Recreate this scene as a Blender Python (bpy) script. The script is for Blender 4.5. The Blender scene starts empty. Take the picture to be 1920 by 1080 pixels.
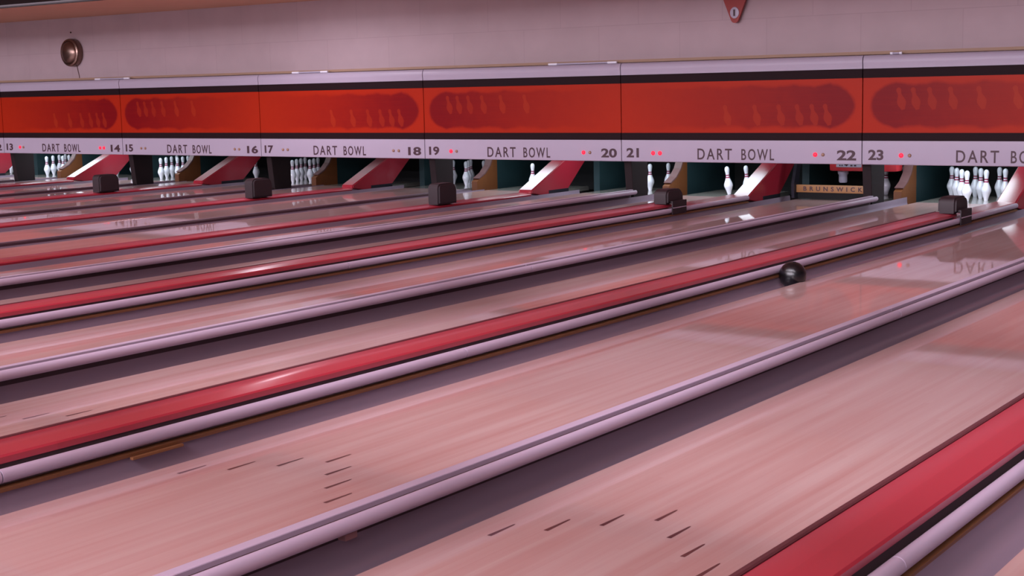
import bpy, bmesh, math, random
from mathutils import Vector, Matrix
random.seed(7)
S = bpy.context.scene
COL = S.collection
PI = math.pi

# ------------------------------------------------------------------ camera
cam_d = bpy.data.cameras.new('camera'); cam = bpy.data.objects.new('camera', cam_d); COL.objects.link(cam)
yaw, pitch, roll = 0.6224052, -0.1389159, -0.0231171
fwd = Vector((-math.sin(yaw)*math.cos(pitch), math.cos(yaw)*math.cos(pitch), math.sin(pitch)))
rt = Vector((math.cos(yaw), math.sin(yaw), 0)); up = rt.cross(fwd)
r2 = math.cos(roll)*rt + math.sin(roll)*up; u2 = -math.sin(roll)*rt + math.cos(roll)*up
cam.matrix_world = Matrix(((r2.x, u2.x, -fwd.x, 19.7194), (r2.y, u2.y, -fwd.y, 0.6118), (r2.z, u2.z, -fwd.z, 1.5425), (0, 0, 0, 1)))
cam_d.sensor_width = 36; cam_d.lens = 2720.37/1920*36; cam_d.clip_start = 0.05; cam_d.clip_end = 100
S.camera = cam

# ------------------------------------------------------------------ world, exposure, room lights
w = bpy.data.worlds.new('world'); S.world = w; w.use_nodes = True
w.node_tree.nodes['Background'].inputs[0].default_value = (.8, .6, .7, 1)
w.node_tree.nodes['Background'].inputs[1].default_value = .05
S.view_settings.view_transform = 'Standard'; S.view_settings.look = 'None'
S.view_settings.gamma = 1; S.view_settings.use_curve_mapping = False
S.view_settings.exposure = -0.55

def area(name, loc, direction, sx, sy, power, col=(.94, .865, 1), spread=PI):
    d = bpy.data.lights.new(name, 'AREA'); d.shape = 'RECTANGLE'; d.size = sx; d.size_y = sy
    d.energy = power; d.color = col; d.spread = spread
    o = bpy.data.objects.new(name, d); COL.objects.link(o); o.location = loc
    o.rotation_euler = Vector(direction).to_track_quat('-Z', 'Y').to_euler()
    return o
CEIL = 2.89
ROWS = (0.2, 4.0, 8.3, 12.6)
for yy, pw in zip(ROWS, (1190, 985, 640, 290)):
    area('lane_light', (6.5, yy, CEIL-.10), (0, .82, -.57), 34, .16, pw, spread=math.radians(102 if yy > 12 else 88))
area('approach_light', (12, -1.5, CEIL-.06), (0, 0, -1), 22, 3, 900)
dl = area('downlight', (4.94, 15.3, CEIL-.01), (0, 0, -1), .34, .34, 55)
dl.data.shape = 'DISK'

# ------------------------------------------------------------------ layout (metres; x across the lanes, y towards the pins)
W = 3.285674; A = .258759; B = 1.963724; LW = 1.054
YM = 16.873                     # face of the masking units
PAIRS = range(-2, 6)            # pair i carries lanes 2i+15 and 2i+16
YEND = 19.16

# ------------------------------------------------------------------ materials
def hexc(h):
    v = [int(h[i:i+2], 16)/255 for i in (0, 2, 4)]
    return tuple((c/12.92 if c <= .04045 else ((c+.055)/1.055)**2.4) for c in v)+(1,)
def mat(name, col, rough=.5, metal=0, coat=0, coat_rough=.05, noise=0, nscale=8, stretch=(1, 1, 1), emit=None, estr=0, bump=0, spec=.5):
    m = bpy.data.materials.new(name); m.use_nodes = True
    nt = m.node_tree; b = nt.nodes['Principled BSDF']
    c = hexc(col) if isinstance(col, str) else col
    b.inputs['Base Color'].default_value = c; b.inputs['Roughness'].default_value = rough
    b.inputs['Metallic'].default_value = metal; b.inputs['Specular IOR Level'].default_value = spec
    b.inputs['Coat Weight'].default_value = coat; b.inputs['Coat Roughness'].default_value = coat_rough
    if emit:
        b.inputs['Emission Color'].default_value = hexc(emit); b.inputs['Emission Strength'].default_value = estr
    if noise:
        tc = nt.nodes.new('ShaderNodeTexCoord'); mp = nt.nodes.new('ShaderNodeMapping'); mp.inputs['Scale'].default_value = stretch
        n = nt.nodes.new('ShaderNodeTexNoise'); n.inputs['Scale'].default_value = nscale; n.inputs['Detail'].default_value = 5
        mx = nt.nodes.new('ShaderNodeMix'); mx.data_type = 'RGBA'
        mx.inputs['A'].default_value = tuple(x*(1-noise) for x in c[:3])+(1,)
        mx.inputs['B'].default_value = tuple(min(1, x*(1+noise)) for x in c[:3])+(1,)
        nt.links.new(tc.outputs['Object'], mp.inputs[0]); nt.links.new(mp.outputs[0], n.inputs[0])
        nt.links.new(n.outputs[0], mx.inputs['Factor']); nt.links.new(mx.outputs['Result'], b.inputs['Base Color'])
        if bump:
            bp = nt.nodes.new('ShaderNodeBump'); bp.inputs['Strength'].default_value = bump; bp.inputs['Distance'].default_value = .01
            nt.links.new(n.outputs[0], bp.inputs['Height']); nt.links.new(bp.outputs[0], b.inputs['Normal'])
    return m
class NG:
    """tiny node helper"""
    def __init__(s, m): s.nt = m.node_tree
    def n(s, t, **k):
        x = s.nt.nodes.new(t)
        for a, v in k.items(): setattr(x, a, v)
        return x
    def l(s, a, b): s.nt.links.new(a, b)
    def math(s, op, a, b=None, clamp=False):
        x = s.n('ShaderNodeMath', operation=op, use_clamp=clamp)
        for i, v in enumerate((a, b)):
            if v is None: continue
            if isinstance(v, (int, float)): x.inputs[i].default_value = v
            else: s.l(v, x.inputs[i])
        return x.outputs[0]
    def mix(s, f, a, b):
        x = s.n('ShaderNodeMix', data_type='RGBA')
        for key, v in (('Factor', f), ('A', a), ('B', b)):
            if isinstance(v, (int, float)): x.inputs[key].default_value = v
            elif isinstance(v, tuple): x.inputs[key].default_value = v
            else: s.l(v, x.inputs[key])
        return x.outputs['Result']

def lane_material():
    m = mat('lane_wood', 'C49A8E', rough=.38, coat=.85, coat_rough=.035)
    g = NG(m); b = m.node_tree.nodes['Principled BSDF']
    b.inputs['Coat IOR'].default_value = 1.5
    tc = g.n('ShaderNodeTexCoord'); sp = g.n('ShaderNodeSeparateXYZ'); g.l(tc.outputs['Object'], sp.inputs[0])
    rnd = g.n('ShaderNodeObjectInfo').outputs['Random']
    bd = g.math('FLOOR', g.math('MULTIPLY', sp.outputs[0], 39/LW))
    seg = g.math('FLOOR', g.math('ADD', g.math('MULTIPLY', sp.outputs[1], .22), g.math('MULTIPLY', g.math('SINE', g.math('MULTIPLY', bd, 12.7)), 3.0)))
    cv = g.n('ShaderNodeCombineXYZ'); g.l(bd, cv.inputs[0]); g.l(seg, cv.inputs[1]); g.l(g.math('MULTIPLY', rnd, 37.0), cv.inputs[2])
    wn = g.n('ShaderNodeTexWhiteNoise', noise_dimensions='3D'); g.l(cv.outputs[0], wn.inputs[0])
    mp = g.n('ShaderNodeMapping'); mp.inputs['Scale'].default_value = (1, .03, 1); g.l(tc.outputs['Object'], mp.inputs[0])
    off = g.n('ShaderNodeVectorMath', operation='ADD'); g.l(mp.outputs[0], off.inputs[0]); g.l(cv.outputs[0], off.inputs[1])
    n1 = g.n('ShaderNodeTexNoise'); n1.inputs['Scale'].default_value = 60; n1.inputs['Detail'].default_value = 6; g.l(off.outputs[0], n1.inputs[0])
    mp2 = g.n('ShaderNodeMapping'); mp2.inputs['Scale'].default_value = (1, .05, 1); g.l(tc.outputs['Object'], mp2.inputs[0])
    n2 = g.n('ShaderNodeTexNoise'); n2.inputs['Scale'].default_value = 11; n2.inputs['Detail'].default_value = 3; g.l(mp2.outputs[0], n2.inputs[0])
    f = g.math('ADD', g.math('MULTIPLY', wn.outputs[0], .16), g.math('ADD', g.math('MULTIPLY', n1.outputs[0], .22), g.math('MULTIPLY', n2.outputs[0], .85)))
    fr = g.n('ShaderNodeMapRange'); fr.inputs['From Min'].default_value = .3; fr.inputs['From Max'].default_value = .85; g.l(f, fr.inputs[0])
    c = g.mix(fr.outputs[0], hexc('B98883'), hexc('C8A8A4'))
    g.l(c, b.inputs['Base Color'])
    return m

def wall_material():
    m = mat('wall_paint', 'A98F94', rough=.75)
    g = NG(m); b = m.node_tree.nodes['Principled BSDF']
    tc = g.n('ShaderNodeTexCoord'); sp = g.n('ShaderNodeSeparateXYZ'); g.l(tc.outputs['Object'], sp.inputs[0])
    cv = g.n('ShaderNodeCombineXYZ'); g.l(g.math('ADD', sp.outputs[0], .46), cv.inputs[0]); g.l(g.math('ADD', sp.outputs[2], .15), cv.inputs[1])
    br = g.n('ShaderNodeTexBrick'); g.l(cv.outputs[0], br.inputs[0])
    br.inputs['Color1'].default_value = hexc('AF9BA0'); br.inputs['Color2'].default_value = hexc('AC999D'); br.inputs['Mortar'].default_value = hexc('A49195')
    br.inputs['Scale'].default_value = 1; br.inputs['Brick Width'].default_value = 1.22; br.inputs['Row Height'].default_value = .61
    br.inputs['Mortar Size'].default_value = .006; br.inputs['Mortar Smooth'].default_value = .6
    n = g.n('ShaderNodeTexNoise'); n.inputs['Scale'].default_value = 2.2; n.inputs['Detail'].default_value = 8; g.l(tc.outputs['Object'], n.inputs[0])
    hs = g.n('ShaderNodeHueSaturation'); g.l(br.outputs[0], hs.inputs['Color'])
    g.l(g.math('ADD', .9, g.math('MULTIPLY', n.outputs[0], .2)), hs.inputs['Value'])
    g.l(hs.outputs[0], b.inputs['Base Color'])
    return m

def comet_material(side):
    """orange panel printed with a dark red comet; side=+1 has its head at the right end, -1 at the left"""
    m = mat('printed_panel_right' if side > 0 else 'printed_panel_left', 'B5301C', rough=.4, spec=.15)
    g = NG(m); b = m.node_tree.nodes['Principled BSDF']
    tc = g.n('ShaderNodeTexCoord'); sp = g.n('ShaderNodeSeparateXYZ'); g.l(tc.outputs['Object'], sp.inputs[0])
    x = sp.outputs[0]; z = g.math('SUBTRACT', sp.outputs[2], 1.212)
    t = g.math('SUBTRACT', W-.09, x) if side > 0 else g.math('SUBTRACT', x, .09)      # distance from the comet's head
    R = .275
    dx = g.math('MAXIMUM', g.math('SUBTRACT', R, t), 0)
    sc = g.math('MULTIPLY', g.math('ABSOLUTE', g.math('SINE', g.math('MULTIPLY', g.math('POWER', g.math('MAXIMUM', t, .001), .75), 7.5))), .03)
    zz = g.math('ADD', g.math('ABSOLUTE', z), sc)
    dist = g.math('SQRT', g.math('ADD', g.math('MULTIPLY', dx, dx), g.math('MULTIPLY', zz, zz)))
    n = g.n('ShaderNodeTexNoise'); n.inputs['Scale'].default_value = 7; n.inputs['Detail'].default_value = 5; g.l(tc.outputs['Object'], n.inputs[0])
    nz = g.math('MULTIPLY', g.math('SUBTRACT', n.outputs[0], .5), .10)
    edge = g.n('ShaderNodeMapRange'); edge.inputs['From Min'].default_value = R+.012; edge.inputs['From Max'].default_value = R-.03
    g.l(g.math('ADD', dist, g.math('MULTIPLY', nz, .5)), edge.inputs[0])
    fade = g.n('ShaderNodeMapRange'); fade.inputs['From Min'].default_value = 3.1; fade.inputs['From Max'].default_value = .25; fade.interpolation_type = 'LINEAR'
    g.l(g.math('ADD', t, g.math('MULTIPLY', nz, 6)), fade.inputs[0])
    ln = g.n('ShaderNodeTexNoise'); ln.inputs['Scale'].default_value = 1; ln.inputs['Detail'].default_value = 2
    mp = g.n('ShaderNodeMapping'); mp.inputs['Scale'].default_value = (1.2, 1, 60); g.l(tc.outputs['Object'], mp.inputs[0]); g.l(mp.outputs[0], ln.inputs[0])
    f = g.math('MULTIPLY', edge.outputs[0], fade.outputs[0])
    f = g.math('MULTIPLY', f, g.math('ADD', .82, g.math('MULTIPLY', ln.outputs[0], .36)), clamp=True)
    g.l(g.mix(f, hexc('A02208'), hexc('74020A')), b.inputs['Base Color'])
    return m

def ghost_material(k):
    a, c = hexc('74020A'), hexc('A83012')
    col = tuple(a[i]*(1-k)+c[i]*k for i in range(3))+(1,)
    return mat('ghost_pin', col, rough=.4, spec=.15)

def red_board_material():
    m = mat('red_track_paint', 'B63042', rough=.30, coat=.5, coat_rough=.18)
    g = NG(m); b = m.node_tree.nodes['Principled BSDF']
    tc = g.n('ShaderNodeTexCoord'); sp = g.n('ShaderNodeSeparateXYZ'); g.l(tc.outputs['Object'], sp.inputs[0])
    pk = g.math('FLOOR', g.math('MULTIPLY', g.math('ADD', sp.outputs[0], .025), 9.0))
    sg = g.math('FLOOR', g.math('ADD', g.math('MULTIPLY', sp.outputs[1], .37), g.math('MULTIPLY', pk, .45)))
    cv = g.n('ShaderNodeCombineXYZ'); g.l(pk, cv.inputs[0]); g.l(sg, cv.inputs[1])
    wn = g.n('ShaderNodeTexWhiteNoise', noise_dimensions='3D'); g.l(cv.outputs[0], wn.inputs[0])
    mp = g.n('ShaderNodeMapping'); mp.inputs['Scale'].default_value = (3, .35, 1); g.l(tc.outputs['Object'], mp.inputs[0])
    n = g.n('ShaderNodeTexNoise'); n.inputs['Scale'].default_value = 2.2; n.inputs['Detail'].default_value = 6; g.l(mp.outputs[0], n.inputs[0])
    f = g.math('ADD', g.math('MULTIPLY', wn.outputs[0], .55), g.math('MULTIPLY', n.outputs[0], .5), clamp=True)
    g.l(g.mix(f, hexc('A62838'), hexc('C23A4C')), b.inputs['Base Color'])
    return m

M = dict(
    lane=lane_material(), wall=wall_material(),
    comet={1: comet_material(1), -1: comet_material(-1)},
    deck=mat('pin_deck', '9F9890', rough=.3, coat=1, coat_rough=.05, noise=.03, nscale=3),
    mark=mat('inlaid_mark', '5E3036', rough=.4, coat=1, coat_rough=.05),
    gutter=mat('gutter_plastic', '907C8A', rough=.33, coat=.5, coat_rough=.15, noise=.08, nscale=3, stretch=(1, .2, 1)),
    rail=mat('rail_plastic', 'B9A5B8', rough=.38, noise=.05, nscale=5, stretch=(1, .2, 1)),
    groove=mat('rail_groove', '4A2A2E', rough=.6),
    dark=mat('dark_recess', '4A373C', rough=.7),
    olddiv=mat('division_strip', '4A3038', rough=.5),
    red=red_board_material(),
    lip=mat('track_lip', '5F3036', rough=.4),
    wood=mat('bare_wood_strip', '8A5A38', rough=.6, noise=.2, nscale=12, stretch=(1, .1, 1)),
    hood=mat('red_hood', '94202F', rough=.22, noise=.06, nscale=3, coat=.4, coat_rough=.3),
    block=mat('dark_rubber', '24151B', rough=.55, noise=.15, nscale=14),
    white=mat('mask_white', 'A89DAE', rough=.42, noise=.03, nscale=4),
    band=mat('mask_dark_band', '1E0D12', rough=.6, spec=.12),
    ink=mat('sign_ink', '3C1F2A', rough=.5),
    lamp_on=mat('lamp_red_lit', '8A1020', rough=.5, emit='FF1C38', estr=2.6),
    lamp_off=mat('lamp_unlit', '9A7560', rough=.4),
    post=mat('post_charcoal', '22181A', spec=.2, rough=.6, noise=.1, nscale=5),
    teal=mat('kickback_teal', '1E3438', rough=.5, noise=.35, nscale=3),
    nose=mat('kickback_wood', '6E3E1E', rough=.55, noise=.25, nscale=9, stretch=(1, 1, .3)),
    nosegrey=mat('kickback_edge', '6C4C4C', rough=.55),
    black=mat('pit_black', '0A0A0C', rough=.9),
    pin=mat('pin_white', 'E6E6F0', rough=.25, coat=.6, coat_rough=.1),
    stripe=mat('pin_stripe', '8E3052', rough=.3),
    ball=mat('ball_black', '08080C', rough=.3, coat=.3, coat_rough=.25),
    tan=mat('sweep_tan', '9A6C40', rough=.45, noise=.1, nscale=8),
    darkmetal=mat('dark_metal', '33303A', rough=.35, metal=.6),
    chrome=mat('brushed_chrome', '80685E', rough=.27, metal=.9, noise=.15, nscale=7),
    plate=mat('plate_grey', 'A8A2B4', rough=.4),
    redbox=mat('machine_red', 'C8303A', rough=.35),
    ledge=mat('ledge_tan', '9A7C66', rough=.6),
    ledgedark=mat('ledge_gap', '4A2A26', rough=.8),
    pennant=mat('pennant_red', '8E2018', rough=.45, noise=.06, nscale=6),
    ceil=mat('ceiling_tan', 'C89E84', rough=.85, noise=.06, nscale=3),
    baffle=mat('baffle_dark', '1C1416', rough=.9),
    floor=mat('floor_dark', '2A1E20', rough=.8),
    approach=mat('approach_wood', 'C09080', rough=.35, coat=.6, coat_rough=.08, noise=.1, nscale=20, stretch=(1, .05, 1)),
    cord=mat('cord_grey', '7A6060', rough=.6),
    chip=mat('splinter', 'A5787A', rough=.6),
)

NW = dict(zip(range(10, 28), 'ten eleven twelve thirteen fourteen fifteen sixteen seventeen eighteen nineteen twenty twenty-one twenty-two twenty-three twenty-four twenty-five twenty-six twenty-seven'.split()))

# ------------------------------------------------------------------ mesh helpers
def bm_box(bm, x0, x1, y0, y1, z0, z1, bevel=0):
    r = bmesh.ops.create_cube(bm, size=1)
    vs = r['verts']
    for v in vs:
        v.co = Vector((x0+(v.co.x+.5)*(x1-x0), y0+(v.co.y+.5)*(y1-y0), z0+(v.co.z+.5)*(z1-z0)))
    if bevel:
        es = list({e for v in vs for e in v.link_edges})
        bmesh.ops.bevel(bm, geom=es, offset=bevel, segments=2, affect='EDGES', profile=.6)
def bm_prism_y(bm, prof, y0, y1, cap=True):
    a = [bm.verts.new((x, y0, z)) for x, z in prof]; b = [bm.verts.new((x, y1, z)) for x, z in prof]
    n = len(prof)
    for i in range(n): bm.faces.new((a[i], a[(i+1) % n], b[(i+1) % n], b[i]))
    if cap: bm.faces.new(a[::-1]); bm.faces.new(b)
def bm_prism_x(bm, prof, x0, x1):
    a = [bm.verts.new((x0, y, z)) for y, z in prof]; b = [bm.verts.new((x1, y, z)) for y, z in prof]
    n = len(prof)
    for i in range(n): bm.faces.new((a[i], a[(i+1) % n], b[(i+1) % n], b[i]))
    bm.faces.new(a[::-1]); bm.faces.new(b)
def bm_lathe(bm, prof, seg=24, axis='z', center=(0, 0, 0)):
    rings = []
    for r, h in prof:
        ring = []
        for k in range(seg):
            t = 2*PI*k/seg
            p = (r*math.cos(t), r*math.sin(t), h) if axis == 'z' else (r*math.cos(t), h, r*math.sin(t))
            ring.append(bm.verts.new((p[0]+center[0], p[1]+center[1], p[2]+center[2])))
        rings.append(ring)
    for a, b in zip(rings, rings[1:]):
        for k in range(seg): bm.faces.new((a[k], a[(k+1) % seg], b[(k+1) % seg], b[k]))
    bm.faces.new(rings[0][::-1]); bm.faces.new(rings[-1])
def bm_tube(bm, pts, r, seg=10):
    prev = None
    for i, p in enumerate(pts):
        p = Vector(p); d = (Vector(pts[min(i+1, len(pts)-1)])-Vector(pts[max(i-1, 0)])).normalized()
        a = d.orthogonal().normalized() if prev is None else (prev[1]-d*prev[1].dot(d)).normalized(); b = d.cross(a)
        ring = [bm.verts.new(p+a*r*math.cos(2*PI*k/seg)+b*r*math.sin(2*PI*k/seg)) for k in range(seg)]
        if prev:
            for k in range(seg): bm.faces.new((prev[0][k], prev[0][(k+1) % seg], ring[(k+1) % seg], ring[k]))
        else: bm.faces.new(ring[::-1])
        prev = (ring, a)
    bm.faces.new(prev[0])
def obj(name, bm, m, parent=None, smooth=False, loc=(0, 0, 0)):
    bmesh.ops.recalc_face_normals(bm, faces=bm.faces)
    me = bpy.data.meshes.new(name); bm.to_mesh(me); bm.free()
    me.materials.append(m)
    if smooth:
        for p in me.polygons: p.use_smooth = True
        me.set_sharp_from_angle(angle=math.radians(38))
    o = bpy.data.objects.new(name, me); COL.objects.link(o); o.location = loc
    if parent: o.parent = parent
    return o
def tag(o, label, cat, group=None):
    o['label'] = label; o['category'] = cat
    if group: o['group'] = group
    return o
def empty(name, loc, label, cat, group=None):
    o = bpy.data.objects.new(name, None); COL.objects.link(o); o.location = loc; o.empty_display_size = .1
    return tag(o, label, cat, group)
def struct(name, bm, m, smooth=False):
    o = obj(name, bm, m, smooth=smooth); o['kind'] = 'structure'; return o
def box(name, dims, m, parent=None, bevel=0, loc=(0, 0, 0)):
    bm = bmesh.new(); bm_box(bm, *dims, bevel=bevel); return obj(name, bm, m, parent, smooth=bool(bevel), loc=loc)
def lettering(name, text, m, parent, x0, x1, z0, z1, y, bold=0, spacing=1.0):
    """flat raised letters facing -y, fitted to the rectangle x0..x1, z0..z1"""
    cu = bpy.data.curves.new(name, 'FONT'); cu.body = text; cu.space_character = spacing; cu.offset = bold; cu.extrude = .004; cu.resolution_u = 4
    t = bpy.data.objects.new(name, cu); COL.objects.link(t)
    bpy.context.view_layer.update()
    me = bpy.data.meshes.new_from_object(t.evaluated_get(bpy.context.evaluated_depsgraph_get()))
    bpy.data.objects.remove(t)
    xs = [v.co.x for v in me.vertices]; ys = [v.co.y for v in me.vertices]
    ax, bx, ay, by = min(xs), max(xs), min(ys), max(ys)
    for v in me.vertices:
        v.co = Vector((x0+(v.co.x-ax)/(bx-ax)*(x1-x0), y-v.co.z*.5, z0+(v.co.y-ay)/(by-ay)*(z1-z0)))
    me.materials.clear(); me.materials.append(m)
    o = bpy.data.objects.new(name, me); COL.objects.link(o); o.parent = parent
    return o

# ------------------------------------------------------------------ the room
XL, XR = -12.0, 27.0
bm = bmesh.new(); bm_box(bm, XL, XR, -6, 20.3, -.30, -.14); struct('floor', bm, M['floor'])
bm = bmesh.new(); bm_box(bm, XL, XR, -6, -.02, -.14, 0); o = struct('trim_1', bm, M['approach'])
bm = bmesh.new(); bm_box(bm, XL, XR, -6, 20.3, CEIL, CEIL+.15); struct('ceiling', bm, M['ceil'])
bm = bmesh.new(); bm_box(bm, XL, XR, 17.25, 17.42, 1.80, CEIL); struct('wall_back', bm, M['wall'])
bm = bmesh.new(); bm_box(bm, XL, XR, 20.3, 20.45, -.3, CEIL); struct('wall_rear', bm, M['black'])
bm = bmesh.new(); bm_box(bm, XL-.15, XL, -6, 20.3, -.3, CEIL); struct('wall_left', bm, M['wall'])
bm = bmesh.new(); bm_box(bm, XR, XR+.15, -6, 20.3, -.3, CEIL); struct('wall_right', bm, M['wall'])
bm = bmesh.new(); bm_box(bm, XL, XR, -6.15, -6, -.3, CEIL); struct('wall_front', bm, M['wall'])
# tan ledge that closes the gap between masking and wall
bm = bmesh.new(); bm_box(bm, XL, XR, 17.0, 17.25, 1.80, 1.835); struct('trim_2', bm, M['ledge'])
# light baffles under the ceiling
for k, yy in enumerate(ROWS):
    bm = bmesh.new(); bm_prism_x(bm, [(yy-.10, CEIL), (yy-.02, CEIL-.19), (yy+.0, CEIL-.19), (yy-.06, CEIL)], -11, 24)
    struct('trim_%d' % (3+k), bm, M['baffle'])

# ------------------------------------------------------------------ lanes
def arrow_marks(parent):
    bs = LW/39
    for k in range(7):
        bm = bmesh.new()
        x = LW/2+(k-3)*5*bs; y = 5.024-abs(k-3)*.1494
        vs = [bm.verts.new((x+dx, y+dy, .0008)) for dx, dy in ((-.009, -.078), (.009, -.078), (.004, .07), (0, .08), (-.004, .07))]
        bm.faces.new(vs)
        obj('aiming_mark', bm, M['mark'], parent)['label'] = 'dark inlaid aiming dash'
for i in PAIRS:
    for off, n in ((A, 2*i+15), (B, 2*i+16)):
        x0 = i*W+off
        t = empty('bowling_lane', (x0, 0, 0), 'long varnished tan wood bowling lane running up to the number %s on the sign' % NW[n], 'bowling lane', 'bowling lanes')
        bm = bmesh.new(); bm_box(bm, 0, LW, 0, 18.0, -.06, 0); obj('lane_bed', bm, M['lane'], t)
        bm = bmesh.new(); bm_box(bm, 0, LW, 18.0, YEND, -.06, 0); d = obj('pin_deck', bm, M['deck'], t); d['label'] = 'worn pale pin deck'
        if n > 20: arrow_marks(t)

# ------------------------------------------------------------------ gutters
def gutter(xc, hw, label, lift=0):
    prof = []
    N = 14
    dpt = .085
    for k in range(N+1):
        t = PI*k/N; prof.append((-hw*math.cos(t), -.006-dpt*math.sin(t)**.8))
    if lift: prof = [(-hw-.001, lift)]+prof
    prof2 = [(x*1.0, z-.005) for x, z in prof[::-1]]
    bm = bmesh.new(); bm_prism_y(bm, prof+prof2, 0, 18.2)
    bm_box(bm, -hw, hw, 18.2, 18.5, -.07, -.05)
    return tag(obj('gutter', bm, M['gutter'], smooth=True, loc=(xc, 0, 0)), label, 'gutter', 'gutters beside the lanes')
for i in PAIRS:
    a, b = 2*i+15, 2*i+16
    xa, xb = i*W+A, i*W+B
    rc = i*W+(A+LW+B)/2
    gutter(xa-(.1005 if i <= 2 else .0990), .0985 if i > 2 else .0995, 'dark grey gutter channel along the left edge of lane %s' % NW[a], .045 if i > 2 else 0)
    gutter((xb+rc+.128)/2, (xb-rc-.128)/2-.001, 'dark grey gutter channel between the wood strip and the left edge of lane %s' % NW[b], .026)
    gutter((xa+LW+rc-.128)/2, (rc-.128-xa-LW)/2-.001, 'dark grey gutter channel along the right edge of lane %s' % NW[a])
    gutter(xb+LW+.1005, .0995, 'dark grey gutter channel along the right edge of lane %s' % NW[b])

# ------------------------------------------------------------------ division rails (between pairs)
def arc(cx, cz, r, a0, a1, n):
    return [(cx+r*math.cos(math.radians(a0+(a1-a0)*k/n)), cz+r*math.sin(math.radians(a0+(a1-a0)*k/n))) for k in range(n+1)]
def double_rail(i):
    x = i*W
    l, r = 2*i+14, 2*i+15
    t = empty('division_rail', (x, 0, 0), 'double lavender-grey division rail between lane %s and lane %s' % (NW[l], NW[r]), 'rail', 'division rails between lane pairs')
    bm = bmesh.new()   # body below the cappings
    bm_prism_y(bm, [(-.057, -.13), (.059, -.13), (.059, .10), (-.04, .085)], 0, 17.0); b = obj('rail_body', bm, M['dark'], t); b['label'] = 'dark body under the capping'
    if i <= 2:
        bpy.data.objects.remove(b)
        t['label'] = 'low dark division strip between lane %s and lane %s' % (NW[l], NW[r])
        bm = bmesh.new(); bm_prism_y(bm, [(-.057, -.13), (.057, -.13), (.057, .020), (.045, .030), (-.043, .030), (-.057, .020)], 0, 17.0)
        obj('strip_body', bm, M['olddiv'], t, smooth=True)
        bm = bmesh.new(); bm_box(bm, -.02, .03, 0, 17.0, .0303, .035); obj('strip_cap', bm, M['gutter'], t)
        return t
    ys = [0, 9.84 if i == 4 else (4.9+i*.3 if i != 5 else 9.0), 17.0]
    for y0, y1 in zip(ys, ys[1:]):
        bm = bmesh.new()
        bm_prism_y(bm, [(-.11, .060), (-.105, .078), (.034, .144), (.044, .149), (.054, .1505), (.094, .1505), (.096, .148), (.096, .112), (-.02, .085)], y0+.003, y1-.003)
        obj('flat_capping', bm, M['rail'], t, smooth=True)
        bm = bmesh.new()
        bm_prism_y(bm, [(.128, .100), (.128, .143)]+arc(.133, .118, .026, 95, -60, 12)+[(.135, .088)], y0+.003, y1-.003)
        obj('round_capping', bm, M['rail'], t, smooth=True)
    bm = bmesh.new(); bm_box(bm, .0595, .1275, 0, 17.0, .090, .1115); bm_box(bm, .0965, .1275, 0, 17.0, .1115, .132); g = obj('groove', bm, M['groove'], t); g['label'] = 'dark line between the two cappings'
    return t
for i in range(-2, 7): double_rail(i)
bm = bmesh.new(); bm_box(bm, -.015, .022, -.03, .03, -.012, .012, .004)
tag(obj('wood_splinter', bm, M['chip'], loc=(5*W+.083, 4.10, .062)), 'small pale wood chip stuck under the lavender rail left of lane twenty-five', 'wood chip')

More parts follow.
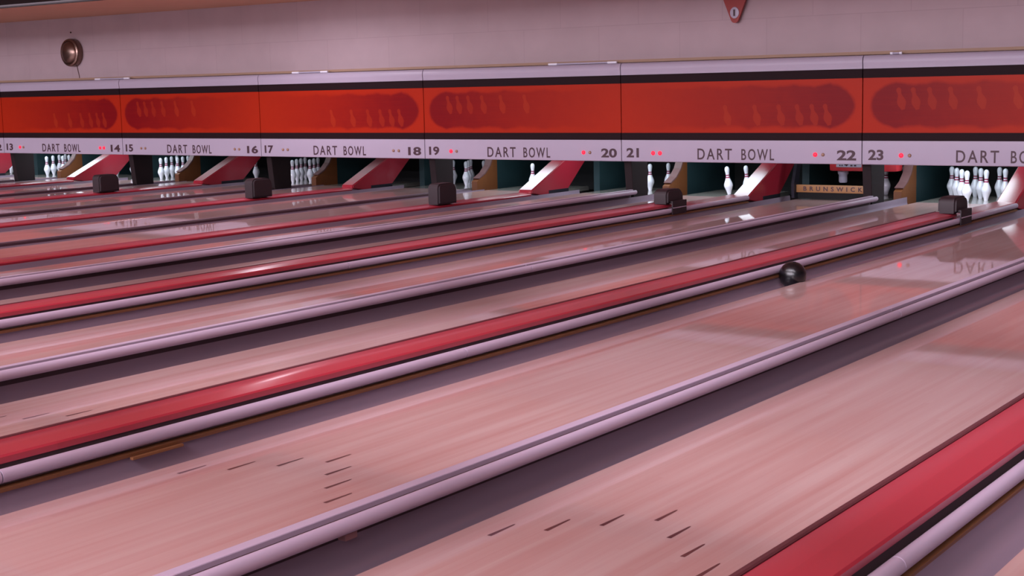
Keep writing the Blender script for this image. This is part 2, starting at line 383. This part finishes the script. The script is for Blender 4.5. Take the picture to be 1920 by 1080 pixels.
# ------------------------------------------------------------------ ball return tracks
def ball_return(i):
    rc = i*W+(A+LW+B)/2; a, b = 2*i+15, 2*i+16
    t = empty('ball_return_track', (rc, 0, 0), 'red painted ball return track running between lane %s and lane %s' % (NW[a], NW[b]), 'ball return', 'red ball return tracks')
    if i <= 2:
        bm = bmesh.new(); bm_prism_y(bm, [(-.118, -.13), (.095, -.13), (.095, .012), (.078, .020), (-.118, .030)], 0, 16.95)
        bm_box(bm, .0955, .127, 0, 16.95, -.03, .006)
        o = obj('track_body', bm, M['dark'], t); o['label'] = 'dark recessed body below the red board'
        bm = bmesh.new(); bm_prism_y(bm, [(-.128, .030), (.094, .016), (.098, .040), (.090, .050), (.0, .060), (-.122, .064), (-.128, .060)], 0, 17.02)
        obj('red_board', bm, M['red'], t, smooth=True)
        return t
    bm = bmesh.new(); bm_prism_y(bm, [(-.118, -.13), (.11, -.13), (.11, .036), (.082, .05), (.082, .122), (-.118, .128)], 0, 15.0)
    bm_prism_y(bm, [(-.118, -.13), (.11, -.13), (.11, .036), (.082, .05), (.082, .084), (-.118, .084)], 15.0, 16.95)
    o = obj('track_body', bm, M['dark'], t); o['label'] = 'dark recessed body below the red board'
    bm = bmesh.new(); bm_prism_y(bm, [(-.124, .130), (.090, .124), (.092, .150), (.084, .158), (.0, .164), (-.118, .166), (-.124, .163)], 0, 15.1)
    obj('red_board', bm, M['red'], t, smooth=True)
    bm = bmesh.new(); bm_prism_y(bm, [(-.124, .085), (.090, .085), (.092, .105), (.084, .112), (-.118, .120), (-.124, .117)], 15.105, 17.02)
    obj('rear_red_board', bm, M['red'], t, smooth=True)
    bm = bmesh.new(); bm_prism_y(bm, [(-.150, .120), (-.126, .120), (-.126, .166), (-.132, .170), (-.150, .168)], 0, 15.1)
    o = obj('edge_lip', bm, M['lip'], t); o['label'] = 'thin dark brown lip on the left edge'
    cuts = [0, 3.88, 6.84, 11.6, 16.95] if i == 4 else [0, 3.2+.37*((i*5) % 7), 7.9+.41*((i*3) % 5), 12.4, 16.95]
    for y0, y1 in zip(cuts, cuts[1:]):
        bm = bmesh.new(); bm_prism_y(bm, arc(.131, .088, .0285, 0, 360, 16)[:-1], y0+.003, y1-.003)
        obj('round_rail', bm, M['rail'], t, smooth=True)['label'] = 'pale lavender-grey round rail'
    bm = bmesh.new(); bm_prism_y(bm, [(.111, .030), (.147, .028), (.152, .044), (.111, .047)], 0, 16.95)
    obj('wood_strip', bm, M['wood'], t)['label'] = 'brown bare wood strip under the round rail'
    bm = bmesh.new(); bm_prism_y(bm, arc(-.165, .06, .0265, 0, 360, 14)[:-1], 0, 16.95)
    obj('left_round_rail', bm, M['rail'], t, smooth=True)
    if i == 4:
        bm = bmesh.new(); bm_box(bm, .1505, .170, 4.50, 4.78, .018, .030, .002); obj('wood_shim', bm, M['wood'], t)
    return t
for i in PAIRS: ball_return(i)

def return_block(i, y0, y1):
    rc = i*W+(A+LW+B)/2; a, b = 2*i+15, 2*i+16
    t = empty('track_cover', (rc+.035, (y0+y1)/2, .0), 'dark maroon rounded block on the red track between lanes %s and %s' % (NW[a], NW[b]), 'ball return cover', 'dark blocks on the return tracks')
    h = (y1-y0)/2; zb = .168 if i > 2 else .066
    bm = bmesh.new()
    pr = [(-h, zb)]+[(-h+.06-.06*math.cos(math.radians(q)), .27+.06*math.sin(math.radians(q))) for q in (0, 30, 60, 90)]+[(h-.10+.10*math.sin(math.radians(q)), .23+.10*math.cos(math.radians(q))) for q in (0, 22, 45, 67, 90)]+[(h, zb)]
    bm_prism_x(bm, pr, -.085, .10)
    bmesh.ops.bevel(bm, geom=[e for e in bm.edges if abs(e.verts[0].co.x-e.verts[1].co.x) < 1e-6], offset=.02, segments=3, affect='EDGES')
    obj('block_cover', bm, M['block'], t, smooth=True)
    if i <= 2: return t
    bm = bmesh.new(); bm_box(bm, .128, .140, -h+.05, h, .048, .20, .004); bm_box(bm, .095, .128, -h+.07, h-.02, .17, .20, .004); obj('side_flap', bm, M['block'], t, smooth=True)
    bm = bmesh.new(); bm_box(bm, .1405, .143, -h+.06, h-.01, .118, .128); obj('metal_trim', bm, M['rail'], t)
    return t
for i in range(-1, 6): return_block(i, 14.93, 15.31)

def lift_hood(i):
    x = i*W+(A+LW+B)/2; a, b = 2*i+15, 2*i+16
    t = empty('ball_lift_hood', (x, 17.0, 0), 'slanting red ball lift hood rising under the DART BOWL sign of lanes %s and %s' % (NW[a], NW[b]), 'ball lift', 'red ball lift hoods')
    bm = bmesh.new()
    bm_prism_x(bm, [(.03, .05), (.03, .10), (1.6, .79), (1.86, .79), (.88, .0), (.40, .0)], -.125, .10)
    bmesh.ops.bevel(bm, geom=list(bm.edges), offset=.012, segments=2, affect='EDGES')
    obj('hood_shell', bm, M['hood'], t, smooth=True)
    bm = bmesh.new(); bm_box(bm, .1005, .106, .45, .95, .02, .07, .002); obj('side_bracket', bm, M['darkmetal'], t)
for i in range(-2, 5): lift_hood(i)

# ------------------------------------------------------------------ masking units with the signs
LIT = {13: (1, 0), 14: (1, 1), 15: (0, 0), 16: (0, 0), 17: (0, 0), 18: (0, 0), 19: (1, 0), 20: (1, 0), 21: (1, 1), 22: (1, 0), 23: (1, 0), 24: (1, 0), 11: (0, 0), 12: (0, 0), 25: (0, 0), 26: (0, 0)}
def pin_outline(h):
    ws = [(0, .050), (.07, .062), (.15, .085), (.25, .112), (.33, .121), (.42, .115), (.52, .092), (.60, .066), (.68, .052), (.74, .050), (.80, .058), (.87, .067), (.93, .063), (.98, .040), (1, .015)]
    return [(w*h/2*1.25, z*h) for z, w in ws]
def masking(i):
    a, b = 2*i+15, 2*i+16
    x0 = i*W
    side = 1 if i % 2 else -1
    lab = 'orange and white DART BOWL masking numbered %s and %s, comet head at its %s end' % (NW[a], NW[b], 'right' if side > 0 else 'left')
    t = empty('masking_unit', (x0, YM, 0), lab, 'bowling sign', 'masking units above the lanes')
    g = .006
    def part(name, z0, z1, m, y0=0, y1=.10, prof=None):
        bm = bmesh.new()
        if prof: bm_prism_x(bm, prof, g, W-g)
        else: bm_box(bm, g, W-g, y0, y1, z0, z1)
        return obj(name, bm, m, t, smooth=bool(prof))
    part('top_panel', 0, 0, M['white'], prof=[(.0, 1.637), (.0, 1.665), (-.006, 1.70), (-.006, 1.73), (.004, 1.765), (.02, 1.785), (.04, 1.791), (.10, 1.791), (.10, 1.637)])
    part('upper_band', 1.531, 1.6365, M['band'], -.002)
    c = part('printed_panel', .8955, 1.5305, M['comet'][side], .004); c['label'] = 'orange panel with a dark red comet and ghosted pins'
    part('lower_band', .803, .895, M['band'], -.002)
    part('sign_panel', 0, 0, M['white'], prof=[(.0, .8025), (.10, .8025), (.10, .524), (.014, .524), (.004, .530), (.0, .545)])
    # ghost pins printed on the panel
    us = (.46, .63, .82, 1.06, 1.38, 1.78)
    for k, u in enumerate(us):
        h = .26; ol = pin_outline(h)
        bm = bmesh.new()
        cx = u if side < 0 else W-u+.02; cz = 1.16 if side < 0 else .985
        lean = math.radians(14); vs = []
        pts = [(wd, z) for wd, z in ol]+[(-wd, z) for wd, z in ol[::-1]]
        for px, pz in [(q[0]*2.7, q[1]) for q in pts]:
            pz -= 0; vs.append(bm.verts.new((cx+px*math.cos(lean)-pz*math.sin(lean)+.03, .0025, cz+pz*math.cos(lean)+px*math.sin(lean))))
        bm.faces.new(vs)
        obj('printed_pin', bm, GH[k], t)
    lettering('sign_word', 'DART', M['ink'], t, 1.115, 1.595, .562, .700, -.001, bold=.010, spacing=1.30)
    lettering('sign_word', 'BOWL', M['ink'], t, 1.725, 2.165, .560, .698, -.001, bold=.010, spacing=1.30)
    lettering('lane_number', str(a), M['ink'], t, .078, .262, .578, .700, -.001, bold=.032)
    lettering('lane_number', str(b), M['ink'], t, 2.975, 3.215, .572, .692, -.001, bold=.032)
    for n, xs in ((a, (.475, .575)), (b, (2.70, 2.80))):
        for k, xx in enumerate(xs):
            on = LIT[n][k]
            bm = bmesh.new(); r = .027 if on else .021
            bm_lathe(bm, [(r, 0), (r, -.008), (r*.8, -.016), (r*.4, -.02)], 16, 'y', (xx, 0, .636))
            o = obj('indicator_lamp', bm, M['lamp_on'] if on else M['lamp_off'], t, smooth=True)
            o['label'] = 'glowing red lamp' if on else 'unlit brown lamp'
GH = [ghost_material(k) for k in (.42, .42, .42, .48, .56, .64)]
for i in PAIRS: masking(i)
# thin rods lying on top of the masking
for xa, xb, lab in ((-.68, .21, 'thin white-ended grey rod lying on the masking above the seam of 14 and 15'),
                    (3.97, 4.70, 'thin white-ended grey rod lying on the masking above seventeen'),
                    (8.70, 9.77, 'thin white-ended grey rod lying on the masking near the seam of twenty and twenty-one'),
                    (13.45, 13.59, 'short grey clip lying on the masking above number 23')):
    t = empty('spare_rod', (xa, 16.93, 1.806), lab, 'rod')
    bm = bmesh.new(); bm_tube(bm, [(.03, 0, 0), (xb-xa-.03, 0, 0)], .012); obj('shaft', bm, M['plate'], t, smooth=True)
    for x in (0, xb-xa-(.14 if xb-xa > .3 else .03)):
        bm = bmesh.new(); bm_tube(bm, [(x, 0, 0), (x+(.14 if xb-xa > .3 else .03), 0, 0)], .015); obj('end_cap', bm, M['pin'], t, smooth=True)

# ------------------------------------------------------------------ posts and kickbacks behind the masking
for i in range(-1, 6):
    l, r = 2*i+14, 2*i+15
    bm = bmesh.new()
    bm_prism_x(bm, [(17.02, .60), (17.10, -.13), (17.46, -.13), (17.46, .60)], i*W-.06, i*W+.05)
    bmesh.ops.bevel(bm, geom=list(bm.edges), offset=.006, segments=1, affect='EDGES')
    tag(obj('machine_post', bm, M['post']), 'charcoal upright post under the seam of numbers %s and %s' % (NW[l], NW[r]), 'post', 'charcoal posts under the sign seams')
def kickback(x, ys, lab, nose=True, curve=1.0):
    t = empty('kickback', (x, ys, 0), lab, 'kickback panel', 'kickback side panels in the pin pits')
    bm = bmesh.new(); bm_box(bm, -.05, .05, 0, 20.2-ys, -.14, .72); obj('side_panel', bm, M['teal'], t)['label'] = 'dark teal panel'
    if nose:
        pr = [(-.002, .72), (-.08, .72), (-.10, .45), (-.17, .33), (-.30, .22), (-.46, .15), (-.52, .12), (-.52, -.13), (-.002, -.13)]
        bm = bmesh.new(); bm_prism_x(bm, pr, -.05, .05); obj('wooden_nose', bm, M['nose'], t)['label'] = 'brown curved wooden nose'
        bm = bmesh.new()
        prs = [(-.085, .72), (-.105, .45), (-.175, .335), (-.305, .225), (-.465, .155)]
        pr2 = [(y-.02, z+.012) for y, z in prs[::-1]]
        bm_prism_x(bm, prs+pr2, -.055, .055); obj('nose_edge', bm, M['nosegrey'], t)
for i in range(-1, 6):
    kickback(i*W, 18.55, 'dark teal pit panel with brown nose behind the seam of %s and %s' % (NW[2*i+14], NW[2*i+15]))
for i in range(-2, 5):
    kickback(i*W+(A+LW+B)/2+.16, 18.62, 'dark teal kickback panel behind the red ball lift of lanes %s and %s' % (NW[2*i+15], NW[2*i+16]), nose=False)
# pit cushions, one hanging behind each lane
for i in range(-2, 5):
    for off, n in ((A, 2*i+15), (B, 2*i+16)):
        bm = bmesh.new(); bm_box(bm, i*W+off-.08, i*W+off+LW-.06, 19.75, 19.80, -.10, .85)
        tag(obj('pit_curtain', bm, M['black']), 'black curtain at the back of the pin pit of lane %s' % NW[n], 'curtain', 'black pit curtains')

# ------------------------------------------------------------------ pins
PROF = [(0, .0), (.0245, .0), (.0257, .008), (.0288, .02), (.0353, .045), (.0458, .075), (.0555, .10), (.0605, .118), (.0588, .14), (.052, .162), (.0425, .185), (.0325, .21), (.0262, .232), (.0232, .252), (.0232, .265), (.0255, .285), (.0292, .308), (.0322, .33), (.0320, .345), (.0275, .363), (.018, .375), (.008, .3805)]
def interp(z):
    for (r0, z0), (r1, z1) in zip(PROF[1:], PROF[2:]):
        if z0 <= z <= z1: return r0+(r1-r0)*(z-z0)/(z1-z0)
bm = bmesh.new(); bm_lathe(bm, [(max(r, .002), z) for r, z in PROF], 24)
pin0 = obj('bowling_pin', bm, M['pin'], smooth=True)
bm = bmesh.new()
for z0, z1 in ((.222, .240), (.252, .268)):
    k = [z0+(z1-z0)*q/4 for q in range(5)]
    bm_lathe(bm, [(.012, z0)]+[(interp(z)+.0012, z) for z in k]+[(.012, z1)], 24)
band0 = obj('neck_band', bm, M['stripe'], pin0, smooth=True)
band0['label'] = 'dark red double neck band'
used = [False]
SPOT = {1: (0, 0), 2: (-.1524, .264), 3: (.1524, .264), 4: (-.3048, .528), 5: (0, .528), 6: (.3048, .528), 7: (-.4572, .792), 8: (-.1524, .792), 9: (.1524, .792), 10: (.4572, .792)}
WORD = {1: 'white front', 2: 'white second-row left', 3: 'white second-row right', 4: 'white third-row left', 5: 'white third-row middle', 6: 'white third-row right', 7: 'white back-row leftmost', 8: 'white back-row inner left', 9: 'white back-row inner right', 10: 'white back-row rightmost'}
SEEN = {11: 'at the far left below number thirteen', 12: 'in the rack below the thirteen-fourteen sign', 13: 'just right of the red hood below number fourteen',
        14: 'in the rack below the fifteen-sixteen sign', 15: 'in the dark pit below number sixteen', 16: 'in the dim rack below the seventeen-eighteen sign',
        18: 'in the dim rack below number nineteen', 19: 'beside the red hood below the nineteen-twenty sign', 20: 'right of the post below number twenty-one',
        21: 'left of the red hood below the twenty-one sign', 22: 'in the dark pit below number twenty-three', 23: 'in the bright full rack below the twenty-three sign'}
def place_pin(n, k, dy=.08, tilt=None, state=''):
    i = (n-15)//2; off = A if n % 2 else B
    cx = i*W+off+LW/2
    if used[0]: p = pin0.copy(); COL.objects.link(p); c = band0.copy(); COL.objects.link(c); c.parent = p
    else: p = pin0; used[0] = True
    dx, yy = SPOT[k]
    p.location = (cx+dx, 18.288+dy+yy, 0.0005)
    if tilt:
        p.rotation_euler = tilt
        q = abs(math.sin(math.hypot(tilt[0], tilt[1]))); p.location.z = .0245*q
    p['label'] = ('%s pin%s, seen %s' % (WORD[k], state, SEEN[n]))
    p['category'] = 'bowling pin'; p['group'] = 'bowling pins on lane %d' % n
for n in (12, 14, 16): [place_pin(n, k) for k in range(1, 11)]
for k in range(1, 11): place_pin(23, k, dy=-.02)
for k in (2, 3, 4, 5, 6, 8, 9, 10): place_pin(18, k, dy=.12)
for k in (3, 6, 9, 10): place_pin(13, k)
for k in (6, 10): place_pin(15, k)
place_pin(19, 1, dy=.15, state=' standing alone')
for k in (3, 6): place_pin(20, k, dy=.16)
place_pin(20, 10, dy=.12, tilt=(0, math.radians(12), 0), state=' leaning over')
place_pin(21, 1, dy=.1, tilt=(math.radians(2), math.radians(-5), 0), state=' wobbling')
place_pin(21, 3, dy=.1, tilt=(math.radians(2), math.radians(-5), 0), state=' wobbling')
place_pin(22, 6, dy=.1); place_pin(22, 10, dy=.1)
place_pin(11, 6, dy=.1, tilt=(0, math.radians(22), 0), state=' falling over'); place_pin(11, 3, dy=.1, tilt=(0, math.radians(24), 0), state=' falling over')

# pit lamps, one per lane, behind the masking; some pits are dark
PIT = {11: 1, 12: 1, 13: 1, 14: 1, 15: .12, 16: .25, 17: .1, 18: .2, 19: .9, 20: .9, 21: 1, 22: .25, 23: 1.1, 24: 1}
for n, s in PIT.items():
    i = (n-15)//2; off = A if n % 2 else B
    area('pit_light', (i*W+off+LW/2, 17.86, .86), (0, .12, -.99), 1.16, .62, 27*s, col=(.74, .90, 1.0))

# ------------------------------------------------------------------ pinsetter of lane 22: sweep board and red deck housing
x22 = 3*W
t = empty('sweep_board', (x22+1.967, 17.95, 0), 'tan sweep board lettered BRUNSWICK lowered across lane 22', 'sweep board')
bm = bmesh.new(); bm_box(bm, 0, 1.05, 0, .03, .092, .190, .004); obj('board', bm, M['tan'], t, smooth=True)
bm = bmesh.new(); bm_box(bm, .02, 1.03, .005, .03, .012, .0915); obj('skirt', bm, M['black'], t)
lettering('board_lettering', 'BRUNSWICK', M['ink'], t, .10, .895, .112, .170, -.001, bold=.02, spacing=1.9)
for xx in (-.045, 1.055):
    bm = bmesh.new(); bm_prism_x(bm, [(-.05, .02), (-.06, .20), (.10, .62), (.20, .62), (.06, .10), (.05, .02)], xx, xx+.04); obj('sweep_arm', bm, M['darkmetal'], t)
t = empty('pinsetter_housing', (x22+2.30, 18.22, 0), 'bright red rounded pinsetter housing with white plate hanging above lane 22', 'pinsetter')
bm = bmesh.new(); bm_box(bm, 0, .90, 0, .22, .352, .78, .03); obj('housing_shell', bm, M['redbox'], t, smooth=True)
bm = bmesh.new(); bm_box(bm, .10, .44, -.008, .0, .405, .52); pl = obj('name_plate', bm, M['plate'], t)
bm = bmesh.new()
for q in (.14, .17, .23, .29, .34): bm_box(bm, q, q+(.018 if q < .25 else .03), -.0095, -.008, .418, .436)
bm_box(bm, .21, .26, -.0095, -.008, .428, .45)
obj('plate_print', bm, M['ink'], pl)
bm = bmesh.new(); bm_lathe(bm, [(.045, .20), (.055, .215), (.055, .30), (.07, .32), (.07, .352)], 18, 'z', (.15, .10, 0)); obj('spotting_cup', bm, M['plate'], t, smooth=True)

# ------------------------------------------------------------------ the ball rolling in the gutter
bm = bmesh.new(); bmesh.ops.create_icosphere(bm, subdivisions=5, radius=.105)
ball = tag(obj('bowling_ball', bm, M['ball'], smooth=True, loc=(4*W+(A+LW+B)/2+.245, 10.86, .045)), 'black bowling ball rolling down the gutter left of lane 24', 'bowling ball')
bm = bmesh.new()
for ax, ay in ((.018, 0), (-.018, 0), (0, -.05)):
    v = Vector((ax+.02, ay+.03, 0)); v.z = math.sqrt(.105**2-v.x**2-v.y**2)+.0006
    bmesh.ops.create_circle(bm, cap_ends=True, segments=14, radius=.011, matrix=Matrix.Translation(v) @ v.to_track_quat('Z', 'Y').to_matrix().to_4x4())
obj('finger_hole', bm, M['black'], ball)

# ------------------------------------------------------------------ things on the wall
t = empty('wall_speaker', (-1.60, 17.25, 2.285), 'round glossy brown dome with chrome rim mounted on the wall above lanes 13 and 14', 'wall fixture')
bm = bmesh.new(); bm_lathe(bm, [(.235, 0), (.245, -.02), (.245, -.09), (.235, -.115), (.205, -.125), (.20, -.115)], 40, 'y'); obj('rim', bm, M['chrome'], t, smooth=True)
bm = bmesh.new(); bm_lathe(bm, [(.205, -.10), (.195, -.125), (.16, -.15), (.10, -.168), (.04, -.175), (.004, -.176)], 40, 'y'); obj('dome', bm, M['chrome'], t, smooth=True)
bm = bmesh.new(); bm_tube(bm, [(.06, -.012, -.235), (.075, -.008, -.32), (.10, -.008, -.40), (.105, -.01, -.45)], .006, 8); obj('cord', bm, M['cord'], t)
bm = bmesh.new(); bm_lathe(bm, [(.014, 0), (.014, -.012), (.006, -.018)], 10, 'y'); tag(obj('wall_screw', bm, M['ledgedark'], smooth=True, loc=(-1.66, 17.25, 2.64)), 'small dark screw head in the wall above the round dome', 'screw')

t = empty('wall_pennant', (11.345, 17.20, 2.245), 'dark red tapering pennant plaque with white oval number disc on the wall above lane 22', 'pennant')
tip = arc(0, .055, .055, 205, 335, 8)
prof = [(-.31, .66)]+tip+[(.31, .66)]
bm = bmesh.new(); bm_prism_y(bm, [(x, z) for x, z in prof], -.035, .0); obj('plaque', bm, M['pennant'], t)
bm = bmesh.new(); bm_box(bm, -.03, .03, .0, .05, .40, .50); obj('bracket', bm, M['ledgedark'], t)
bm = bmesh.new(); bm_lathe(bm, [(.062, -.036), (.060, -.042), (.05, -.044)], 24, 'y', (.0, 0, .0))
for v in bm.verts: v.co.z = v.co.z*1.15+.125
d = obj('number_disc', bm, M['plate'], t, smooth=True)
lettering('disc_number', '1', M['ink'], d, -.014, .012, .085, .165, -.045, bold=.01)
